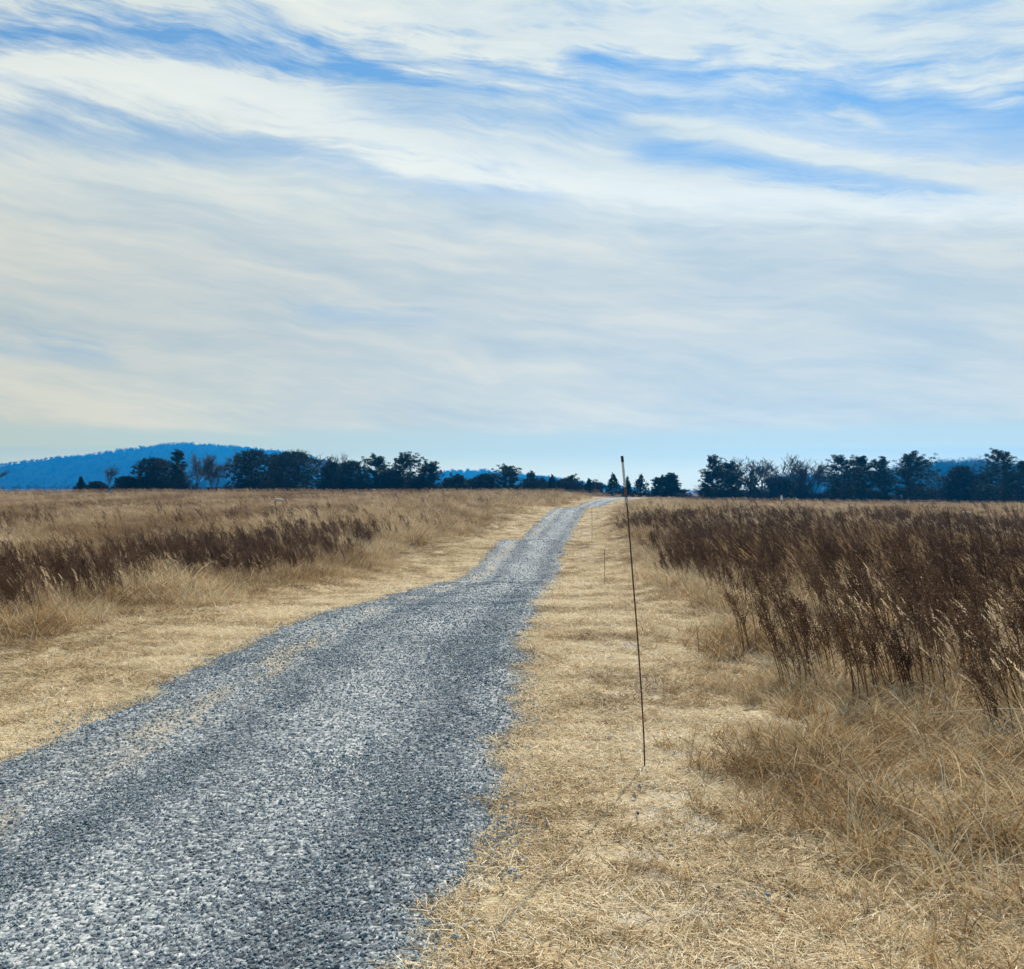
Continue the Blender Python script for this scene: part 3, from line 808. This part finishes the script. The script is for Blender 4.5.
# px, top y, width px, kind, distance, label, group
TREES = [
 (-10, 463, 24, 'bare', 150, 'bare twiggy tree cut off by the left edge beside the blue hill', BT),
 (80.5, 477, 13, 'cedar', 150, 'lone small dark evergreen at far left standing before the blue hill', EV),
 (97, 482, 16, 'bushy', 158, 'lowest dark shrub between the lone small evergreen and the bare sapling', EV),
 (108, 466, 15, 'bare', 155, 'slender bare sapling in front of the blue hill left of the tree belt', BT),
 (126, 477, 20, 'bushy', 150, 'low rounded evergreen shrub just left of where the tree belt begins', EV),
 (153, 458, 33, 'bushy', 152, 'broad dark evergreen forming the left end of the tree belt', EV),
 (178, 452, 16, 'pine', 156, 'narrow spiky pine rising above its neighbours before the hill summit', EV),
 (168, 459, 20, 'bare', 165, 'bare tree squeezed between the end evergreen and the narrow spiky pine', BT),
 (196, 455, 27, 'bare', 155, 'dense bare tree immediately right of the narrow spiky pine', BT),
 (214, 457, 26, 'bare', 160, 'open bare tree showing blue hill through it, left of two', BT),
 (231, 452, 30, 'bare', 166, 'taller bare tree touching the left side of the big rounded evergreen', BT),
 (252, 450, 43, 'bushy', 152, 'big rounded dark evergreen below the right shoulder of the hill', EV),
 (277, 454, 22, 'bushy', 165, 'evergreen filling the gap between the two biggest dark crowns', EV),
 (295, 451, 46, 'bushy', 150, 'widest dark evergreen at the right foot of the hill', EV),
 (322, 457, 28, 'bare', 168, 'bare tree whose pale twigs show above the end of the hill', BT),
 (333, 462, 24, 'bushy', 154, 'dark evergreen right of the widest crown with bare twigs over it', EV),
 (337, 454, 16, 'bare', 172, 'thin bare treetop poking over the evergreens right of the hill', BT),
 (352, 461, 28, 'bushy', 150, 'flat topped dark evergreen in the middle of the left belt', EV),
 (377, 460, 27, 'pine', 154, 'pine with sky gaps, left of the broad topped pine', EV),
 (390, 470, 22, 'bushy', 150, 'low dark evergreen filling below the two spreading pines', EV),
 (404, 459, 32, 'pine', 150, 'broad topped pine with a flat ragged crown, tallest right of the hill', EV),
 (428, 466, 26, 'pine', 153, 'shorter pine sloping down at the right end of the tall group', EV),
 (446, 478, 18, 'cedar', 156, 'low dark evergreen before the distant blue ridge, leftmost there', EV),
 (459, 478, 18, 'pine', 150, 'low ragged evergreen second from left before the blue ridge', EV),
 (473, 480, 16, 'cedar', 160, 'small pale green cedar in the dip below the blue ridge', EV),
 (486, 474, 22, 'bushy', 152, 'round dark evergreen at the left end of the mid belt clump', EV),
 (509, 469, 27, 'pine', 150, 'tallest ragged evergreen directly above the left road edge', EV),
 (531, 471, 30, 'cedar', 153, 'wide evergreen right of the tallest clump above the road', EV),
 (552, 475, 15, 'cedar', 150, 'pointed dark cedar above the road before the last ridge slope', EV),
 (568, 480, 22, 'pine', 160, 'low open evergreen behind the crest of the gravel road', EV),
 (589, 479, 14, 'cedar', 152, 'small cedar with a reddish tint above the bend in the road', EV),
 (599, 480, 14, 'bare', 150, 'thin bare shrub between two small cedars at the road bend', BT),
 (613, 474, 20, 'cedar', 148, 'pointed cedar just left of the tall near stake', EV),
 (627, 477, 12, 'cedar', 152, 'narrow cedar directly behind the silver top of the near stake', EV),
 (641, 475, 25, 'cedar', 148, 'broad spiky cedar just right of the near stake', EV),
 (659, 480, 20, 'pine', 150, 'low wide evergreen left of the small open pine', EV),
 (672, 475, 14, 'pine', 150, 'small open pine standing last before the sky gap', EV),
 (689, 489, 16, 'bare', 148, 'low scrubby bush in the sky gap between the two tree belts', BT),
 (712, 459, 25, 'pine', 146, 'ragged pine with pale upswept tips at the left end of the right belt', EV),
 (729, 465, 24, 'pine', 150, 'dark pine just inside the left end of the right belt', EV),
 (737, 461, 24, 'bare', 160, 'leftmost bare crown rising behind the dark end pines', BT),
 (752, 463, 22, 'bare', 154, 'narrow bare tree second in the row of pale crowns', BT),
 (752, 472, 24, 'cedar', 148, 'short dark evergreen under the bare crowns', EV),
 (767, 461, 26, 'bare', 158, 'bare tree third in the row of pale crowns', BT),
 (780, 477, 26, 'bushy', 150, 'low dark evergreen behind the tiny white topped post', EV),
 (791, 460, 32, 'bare', 156, 'widest bare crown in the right belt above the white topped post', BT),
 (812, 464, 26, 'bare', 160, 'last bare tree on the right of the row, before the blue gap', BT),
 (800, 484, 20, 'bushy', 158, 'lowest dark bush right of the white topped post', EV),
 (841, 459, 32, 'pine', 140, 'tall pine with stacked branches, first right of the blue gap', EV),
 (861, 459, 19, 'pine', 144, 'narrow fork topped pine leaning on the tall stacked pine', EV),
 (882, 463, 28, 'pine', 142, 'middle pine of the right group with a rounded top', EV),
 (911, 457, 35, 'pine', 138, 'broad pine with a lopsided flat top left of the blue wood', EV),
 (938, 471, 30, 'bare', 150, 'bare tree in front of the blue wood beside the lopsided pine', BT),
 (960, 466, 30, 'bushy', 146, 'dark evergreen rising in the middle of the blue wood', EV),
 (982, 474, 24, 'bushy', 150, 'shorter evergreen between the dark middle one and the right edge pine', EV),
 (1002, 455, 36, 'pine', 138, 'tall pine with a pointed tip nearest the right edge', EV),
 (1024, 463, 26, 'pine', 142, 'pine cut through by the right edge of the picture', EV),
 (1052, 458, 34, 'pine', 142, 'pine just outside the right edge beyond the cut pine', EV),
]
NAMES = {'pine': 'pine_tree', 'cedar': 'cedar_tree', 'bushy': 'evergreen_tree', 'bare': 'bare_tree'}
for i, (px, py, wpx, kind, Y, label, grp) in enumerate(TREES):
    py += 1.0 if kind == 'bare' and px < 600 else 0; wpx *= 1.25 if kind == 'bare' and px > 700 else 1
    x = (px-CX)/F*Y; zg = float(height(x, Y)); zt = CAMH - (py-HY)/F*Y
    h = zt - zg; w = wpx/F*Y
    rr = np.random.default_rng(200 + i)
    small = h < 2.6
    e = empty(NAMES[kind] if not (kind == 'bare' and small) else 'bare_shrub', (x, Y, zg), label, 'shrub' if small and kind != 'cedar' else 'tree', grp)
    if kind == 'bare':
        tr, tw = build_bare(h, w*1.15, rr, .95, multi=(i % 3 == 0 and wpx > 20))
        link('trunk', tr.mesh('trunk', [M_bark]), e); link('crown', tw.mesh('crown', [M_twig]), e)
    else:
        tr, (V, Fc, A) = build_conifer(kind, h, w*(1.32 if kind == 'bushy' else 1.2), rr)
        link('trunk', tr.mesh('trunk', [M_bark]), e)
        link('crown', np_mesh('crown', np.array([tuple(q) for q in V]), Fc, [M_pine if kind == 'pine' else M_cedar], {'bv': A}), e)

# ------------------------------------------------------------------ far woods and hills
C_far = proto_col('far_kit')
for i in range(6):
    rr = np.random.default_rng(500 + i)
    if i < 4:
        tr, tw = build_bare(14, 9, rr, .8, multi=(i % 2 == 0))
        for mbx in (tw,):
            b = len(tr.v); tr.v += mbx.v; tr.a += mbx.a; tr.f += [tuple(q + b for q in f_) for f_ in mbx.f]
        # thicken: twigs carry the sub-pixel spray of finer twigs
        V, Fc, A = [], [], []
        tips = tw.v[::9]
        for t_ in tips[:600]: leaf_cluster(V, Fc, A, Vector(t_), .5, 2, .38, rr)
        b = len(tr.v); tr.v += V; tr.a += A; tr.f += [tuple(q + b for q in f_) for f_ in Fc]
        me = tr.mesh('far_tree', [M_farwood])
    else:
        tr, (V, Fc, A) = build_conifer('bushy', 12, 7, rr)
        b = len(tr.v); tr.v += V; tr.a += A; tr.f += [tuple(q + b for q in f_) for f_ in Fc]
        me = tr.mesh('far_tree', [M_farwood])
    link('far_tree_%s' % 'abcdef'[i], me, col=C_far)

def wood(name, pts, label):
    P = np.array([p[:3] for p in pts]); n = len(P)
    sc = np.array([p[3] for p in pts])
    scatter(name, P, np.stack([np.zeros(n), np.zeros(n), rng.uniform(0, 6.28, n)], -1), np.stack([sc]*3, -1),
            rng.integers(0, 6, n), rng.random(n), C_far, label, 'woodland')

# low brush filling in between the field trees
n = 900
pxb = rng.uniform(-130, 1150, n); Yb = rng.uniform(150, 182, n)
okb = ((pxb > 132) & (pxb < 700)) | (pxb > 700)
pxb, Yb = pxb[okb], Yb[okb]; xb = (pxb-CX)/F*Yb; n = len(xb)
hb = .05 + .13*fbm(pxb*.05, pxb*0, 190, 3)**1.5*1.6 + .05*rng.random(n) + .015*(pxb > 700)
hb = np.where((pxb > 440) & (pxb < 600), hb*.72, hb)
hb = np.where((pxb > 600) & (pxb < 700), .06, hb)
hb = np.where((pxb > 735) & (pxb < 808), hb*.62, hb)
hb = np.where((pxb > 185) & (pxb < 240), hb*.6, hb)
P = np.stack([xb, Yb, height(xb, Yb) - .2], -1)
scatter('brush', P, np.stack([np.zeros(n), np.zeros(n), rng.uniform(0, 6.28, n)], -1), np.stack([hb*1.7, hb*1.7, hb], -1),
        rng.integers(0, 6, n), .3*rng.random(n), C_far, 'low dark brush growing thickly between the trees along the field edge', 'brush')

# blue wood behind the right belt: px, top y profile
def profile(tops, Y, step, depth, hbase, jit=1.0):
    xs = [t[0] for t in tops]; ysp = [t[1] for t in tops]; out = []
    px = xs[0]
    while px < xs[-1]:
        for d in range(depth):
            yy = Y + d*35 + rng.uniform(-8, 8)
            pxx = px + rng.uniform(-step, step)
            top = np.interp(pxx, xs, ysp) + rng.uniform(0, 2.0)*jit
            x = (pxx-CX)/F*yy; zt = CAMH + (HY-top)/F*yy; zg = float(height(x, yy)) - .5
            hgt = max(3.0, zt - zg)
            out.append((x, yy, zg, hgt/hbase))
        px += step
    return out
wood('distant_wood', profile([(775,476),(800,474),(838,474),(870,472),(900,468),(925,464),(938,461),(955,463),(975,460),(995,463),(1015,464),(1040,464),(1120,466),(1200,470)], 900, 4, 3, 14)
     + profile([(-120,486),(0,485),(120,484),(200,480),(330,478),(440,478),(520,482),(590,486)], 1250, 6, 2, 14), 'blue hazy leafless woodland far behind the field trees')

def hill_mat():
    m, nt = new_mat('wooded_hillside')
    p = pos(nt)
    a = nt.noise(p, .012, 5, .6); b = nt.noise(p, .12, 4, .7)
    c = nt.ramp(nt.m('ADD', nt.m('MULTIPLY', a, .5), nt.m('MULTIPLY', b, .5)), [(.3, (.008,.018,.020)), (.5, (.018,.030,.030)), (.7, (.035,.045,.038))])
    finish(nt, c, 1.0, nt.bump(b, 1.0, 6), spec=0)
    return m
M_hill = hill_mat()
def hill(name, tops, Y, depth, drop=9):
    """ridge whose crest line stands at distance Y; slopes fall both ways"""
    pxs = np.arange(tops[0][0], tops[-1][0] + 1, 3.0)
    top = np.interp(pxs, [t[0] for t in tops], [t[1] for t in tops])
    k = np.ones(5)/5; top = np.convolve(np.pad(top, 2, 'edge'), k, 'valid')
    us = np.concatenate([np.linspace(-1, 0, 22), np.linspace(.06, 1, 14)])
    V = []; 
    for u in us:
        yy = Y + u*depth
        for pxx, tp in zip(pxs, top):
            hh = CAMH + (HY-tp)/F*Y + 4 - drop
            x = (pxx-CX)/F*Y * (1 + 0*u)
            fall = math.cos(u*math.pi/2)**1.2 if abs(u) < 1 else 0
            z = -9 + (hh + 9)*fall*(1 + .10*(fbm(x*.006, yy*.006, 170, 3) - .5)*(1 - abs(1-abs(u)*2)) )
            V.append((x, yy, z + (fbm(x*.012, yy*.012, 180, 3) - .5)*(5 if abs(u) > .02 else 1.5)))
    n = len(pxs); V = np.array(V)
    i = np.arange((len(us)-1)*n).reshape(len(us)-1, n)[:, :-1].ravel()
    me = np_mesh(name, V, np.stack([i, i+1, i+n+1, i+n], -1), [M_hill], None, True)
    tag(link(name, me), kind='structure')
    return V.reshape(len(us), n, 3), us, n
HT = [(-160,489),(-100,486),(-60,482),(-20,479),(2,476),(14,471),(26,467),(45,464),(62,459),(80,456.5),(100,456),(130,451.5),(150,448),(172,444.5),(190,443.5),(215,444.5),(240,446.5),(262,449),(285,451),(304,455),(324,460),(350,467),(385,477),(425,489)]
G1, us, n1 = hill('far_hill', HT, 3000, 800)
HT2 = [(380,489),(420,476),(440,472),(455,470.5),(485,470.5),(505,473),(535,475.5),(560,479),(590,483),(630,489)]
G2, us2, n2 = hill('low_ridge', HT2, 2500, 400)
pts = []
for G, q, lim in ((G1, 3200, 13), (G2, 900, 9)):
    m_, n_ = G.shape[:2]
    for _ in range(q):
        i = int(rng.integers(0, 26)); j = int(rng.integers(0, n_ - 1)); t = rng.random(); t2 = rng.random()
        i = min(i, m_ - 2)
        p = G[i, j]*(1-t)*(1-t2) + G[i, j+1]*t*(1-t2) + G[i+1, j]*(1-t)*t2 + G[i+1, j+1]*t*t2
        pts.append((p[0], p[1], p[2] - 6, rng.uniform(.7, 1.15)))
    for j in range(n_ - 1):          # crest line trees
        for _ in range(2):
            t = rng.random(); p = G[21, j]*(1-t) + G[21, j+1]*t
            pts.append((p[0], p[1] + rng.uniform(-24, 24), p[2] - 5.5, rng.uniform(.6, .9)))
wood('hillside_wood', pts, 'leafless forest covering the far blue hill and low ridge')

# ------------------------------------------------------------------ haze
bm = bmesh.new(); bmesh.ops.create_cube(bm, size=1)
for vv in bm.verts:
    vv.co = Vector((vv.co.x*7400, 2150 + vv.co.y*4500, 77 + vv.co.z*190))
me = bpy.data.meshes.new('haze'); bm.to_mesh(me); bm.free()
m, nt = new_mat('haze_air')
pv = nt.node('ShaderNodeVolumePrincipled')
pv.inputs['Color'].default_value = (.012, .36, 1.0, 1); pv.inputs['Density'].default_value = .00027
pv.inputs['Anisotropy'].default_value = .5
out = nt.node('ShaderNodeOutputMaterial'); nt.l.new(pv.outputs[0], out.inputs['Volume'])
me.materials.append(m)
tag(link('haze', me), 'thin blue haze in the air over the fields', 'haze', kind='stuff')

# ------------------------------------------------------------------ light
SUN_EL, SUN_AZ = 38.0, 17.7      # azimuth clockwise from +Y
sd = bpy.data.lights.new('sun', 'SUN'); sd.energy = 5.0; sd.angle = R(.5); sd.color = (1, .925, .81)
so = bpy.data.objects.new('sun', sd); COL.objects.link(so)
d = Vector((math.sin(R(SUN_AZ))*math.cos(R(SUN_EL)), math.cos(R(SUN_AZ))*math.cos(R(SUN_EL)), math.sin(R(SUN_EL))))
so.rotation_euler = d.to_track_quat('Z', 'Y').to_euler(); so.location = d*50

w = bpy.data.worlds.new('World'); scene.world = w; w.use_nodes = True
nt = NT(w.node_tree); nt.n.clear()
sky = nt.node('ShaderNodeTexSky', sky_type='NISHITA'); sky.sun_disc = False
sky.sun_elevation = R(SUN_EL); sky.sun_rotation = R(SUN_AZ); sky.air_density = 1.0; sky.dust_density = .3; sky.ozone_density = 2.0
STR = .10
dirv = nt.vm('NORMALIZE', nt.node('ShaderNodeTexCoord').outputs['Generated'])
X, Yc, Z = nt.sep(dirv)
az = nt.m('MULTIPLY', nt.m('ARCTAN2', X, Yc), 1000)
el = nt.m('MULTIPLY', nt.m('ARCSINE', Z), 1000)
def ae(px, py):
    u = (px-CX)/F; v_ = (HY-py)/F; a_ = math.atan(u)
    return a_*1000, math.atan(v_*math.cos(a_))*1000
P0 = nt.xyz(az, el, 0)
# streak space: rotated so x runs along the cirrus (descending right), then stretched
rotn = nt.node('ShaderNodeVectorRotate', rotation_type='Z_AXIS'); nt.put(rotn.inputs['Vector'], P0); rotn.inputs['Angle'].default_value = R(7)
Pr = rotn.outputs[0]
warpc = nt.noise(nt.vm('MULTIPLY', P0, (.004, .007, 1)), 1.0, 3, .55, color=True)
warp = nt.vm('MULTIPLY', nt.vm('SUBTRACT', warpc, (.5,.5,.5)), (90, 60, 0))
Pw = nt.vm('ADD', Pr, warp)
nA = nt.noise(nt.vm('MULTIPLY', Pw, (.0022, .016, 1)), 1.0, 6, .6)      # broad streaks
nB = nt.noise(nt.vm('ADD', nt.vm('MULTIPLY', Pw, (.009, .055, 1)), (7,3,0)), 1.0, 6, .65)   # fine wisps
nC = nt.noise(nt.vm('ADD', nt.vm('MULTIPLY', P0, (.012, .028, 1)), (1,9,0)), 1.0, 6, .6)
nD = nt.noise(nt.vm('ADD', nt.vm('MULTIPLY', nt.vm('ADD', Pr, nt.vm('MULTIPLY', warp, (1.6,1.6,0))), (.022, .16, 1)), (3,5,0)), 1.0, 5, .7)   # fibres
def wob(amp): return nt.m('MULTIPLY', nt.m('SUBTRACT', nA, .5), amp)
def streak(pts_, widths, amp=1.0, wa=40, nz=0.0):
    c = [ae(*p) for p in pts_]
    lo, hi = c[0][0], c[-1][0]
    cen = nt.curve(az, c, lo, hi, 0, 600)
    wd = nt.curve(az, [(c[int(round(i*(len(c)-1)/(len(widths)-1)))][0], q) for i, q in enumerate(widths)], lo, hi, 0, 100)
    dd = nt.m('DIVIDE', nt.m('ADD', nt.m('SUBTRACT', el, cen), wob(wa)), wd)
    dd = nt.m('ADD', dd, nt.m('MULTIPLY', nt.m('SUBTRACT', nB, .5), 2.3))
    dd = nt.m('ADD', dd, nt.m('MULTIPLY', nt.m('SUBTRACT', nD, .5), 1.1))
    g_ = nt.m('POWER', 2.718, nt.m('MULTIPLY', nt.m('MULTIPLY', dd, dd), -1))
    g_ = nt.m('MULTIPLY', g_, nt.map(az, lo, lo + 60, 0, 1)) if pts_[0][0] > -100 else g_
    g_ = nt.m('MULTIPLY', g_, nt.map(az, hi - 60, hi, 1, 0)) if pts_[-1][0] < 1100 else g_
    return nt.m('MULTIPLY', g_, amp)
blue = streak([(-400,10),(0,31),(110,37),(220,48),(320,64),(420,80),(520,88),(640,100),(760,118),(880,132),(1024,140),(1400,150)], [20,25,26,27,29,32,37,40,40], .80, 34)
blue = nt.m('ADD', blue, streak([(600,150),(700,160),(790,170),(860,178),(940,187),(1010,186)], [8,11,13,12,9], .5, 20))
blue = nt.m('ADD', blue, streak([(540,60),(620,62),(720,72),(850,90),(1000,104),(1300,110)], [14,20,22,20], .5, 40))
blue = nt.m('ADD', blue, streak([(-100,125),(60,133),(180,145),(300,152),(400,176),(500,191),(600,197)], [24,22,17,13], .38, 24))
blue = nt.m('ADD', blue, streak([(260,310),(330,316),(400,318),(480,322)], [10,12,10], .28, 20))
blue = nt.m('ADD', blue, streak([(-300,350),(-50,356),(60,352),(160,362)], [14,16,12], .28, 20))
# general thin texture of the cloud sheet
high = nt.map(el, 250, 420, 0, 1)
tex = nt.m('MULTIPLY', nt.m('SUBTRACT', .52, nB), nt.m('ADD', .25, nt.m('MULTIPLY', high, 1.2)))
tex2 = nt.m('MULTIPLY', nt.map(nA, .56, .38, 0, 1), nt.m('ADD', .10, nt.m('MULTIPLY', high, .22)))
tex3 = nt.m('MULTIPLY', nt.m('SUBTRACT', .5, nC), .25)
clear = nt.m('ADD', nt.m('ADD', blue, tex), nt.m('ADD', tex2, tex3))
# bright wisps fight the blue
wis = streak([(620,38),(700,58),(780,88),(850,112),(910,140)], [4,5,7,4], .55, 10)
wis = nt.m('MULTIPLY', wis, nt.map(nC, .42, .62, .2, 1))
wis = nt.m('ADD', wis, streak([(320,45),(400,62),(480,78),(560,92)], [5,7,5], .45, 12))
wis = nt.m('ADD', wis, streak([(600,118),(720,132),(840,158),(950,172),(1150,180)], [8,10,10,8], .7, 18))
wis = nt.m('ADD', wis, streak([(-50,58),(150,66),(300,88),(450,98),(600,112)], [8,10,9,7], .5, 16))
wis = nt.m('ADD', wis, streak([(470,60),(620,82),(780,104),(900,120),(1150,138)], [16,26,28,24], .30, 50))
clear = nt.m('SUBTRACT', clear, wis)
clear = nt.m('ADD', clear, nt.m('MULTIPLY', nt.m('SUBTRACT', nD, .5), nt.m('MULTIPLY', high, .5)))
cloudfac = nt.map(clear, .16, 1.0, 1, .06, 'LINEAR')
# cloud brightness: whiter above, faint grey-lilac undersides lower down
sh = nt.m('ADD', nt.m('MULTIPLY', nA, .65), nt.m('MULTIPLY', nB, .35))
bright = nt.ramp(sh, [(.34, (.47,.585,.65)), (.46, (.62,.70,.71)), (.56, (.76,.80,.74)), (.68, (.88,.88,.78))])
lowc = nt.ramp(sh, [(.37, (.49,.60,.66)), (.5, (.63,.69,.685)), (.60, (.75,.765,.70))])
cl = nt.mix(nt.map(el, 190, 330, 0, 1), nt.vm('MULTIPLY', lowc, (.90,.88,.86)), nt.vm('MULTIPLY', bright, (.95,.95,.95)))
cl = nt.mix(streak([(-300,65),(0,72),(150,78),(300,108),(400,150),(500,172),(620,192),(900,205),(1200,215)], [20,28,26,20,18], .6, 24), cl, (.86,.88,.81))
cl = nt.mix(nt.map(nt.m('ADD', el, nt.m('MULTIPLY', nt.m('SUBTRACT', nA, .5), 34)), 64, 50, 0, 1), cl, (.49,.60,.61))
cl = nt.mix(nt.map(el, 42, 6, 0, 1), cl, (.68,.755,.72))
skyc = nt.vm('MULTIPLY', sky.outputs[0], (STR*.62, STR*.9, STR*1.12))
skyc = nt.mix(.7, nt.vm('MINIMUM', skyc, (.5,.7,1.0)), (.12,.33,.62))
# cloud cut back out of view, overhead and behind, to weaken sky fill light
cloudfac = nt.m('MULTIPLY', cloudfac, nt.map(el, 540, 760, 1, .08))
cloudfac = nt.m('MULTIPLY', cloudfac, nt.map(nt.m('ABSOLUTE', az), 900, 1700, 1, .25))
colr = nt.mix(cloudfac, skyc, cl)
# brightness the sky must have beyond the haze box (path length through the air from the ground)
path = nt.m('MINIMUM', 4300, nt.m('DIVIDE', 170, nt.m('MAXIMUM', Z, .005)))
T = nt.m('POWER', 2.718, nt.m('MULTIPLY', path, -.00027))
ins = nt.vm('MULTIPLY', (.03,.33,.86), nt.xyz(nt.m('SUBTRACT', 1, T), nt.m('SUBTRACT', 1, T), nt.m('SUBTRACT', 1, T)))
colr = nt.vm('DIVIDE', nt.vm('SUBTRACT', colr, ins), nt.xyz(T, T, T))
colr = nt.vm('MAXIMUM', colr, (.02,.02,.02))
colr = nt.vm('MULTIPLY', colr, (.76/STR,)*3)
bg = nt.node('ShaderNodeBackground'); nt.put(bg.inputs[0], colr); bg.inputs[1].default_value = STR
out = nt.node('ShaderNodeOutputWorld'); nt.l.new(bg.outputs[0], out.inputs[0])

# ------------------------------------------------------------------ camera / view
cd = bpy.data.cameras.new('camera'); cam = bpy.data.objects.new('camera', cd); COL.objects.link(cam)
cam.location = (0, 0, CAMH); cam.rotation_euler = (R(90), 0, 0)
cd.sensor_fit = 'HORIZONTAL'; cd.sensor_width = 36; cd.lens = 36*F/1024
cd.shift_y = (HY - 484.5)/1024
cd.clip_start = .05; cd.clip_end = 8000
scene.camera = cam
vs = scene.view_settings
vs.view_transform = 'Standard'; vs.look = 'None'; vs.exposure = 0.4; vs.gamma = 1; vs.use_curve_mapping = False
scene.cycles.max_bounces = 6; scene.cycles.diffuse_bounces = 3; scene.cycles.transmission_bounces = 3
scene.cycles.volume_bounces = 0; scene.cycles.transparent_max_bounces = 8
scene.cycles.use_denoising = True
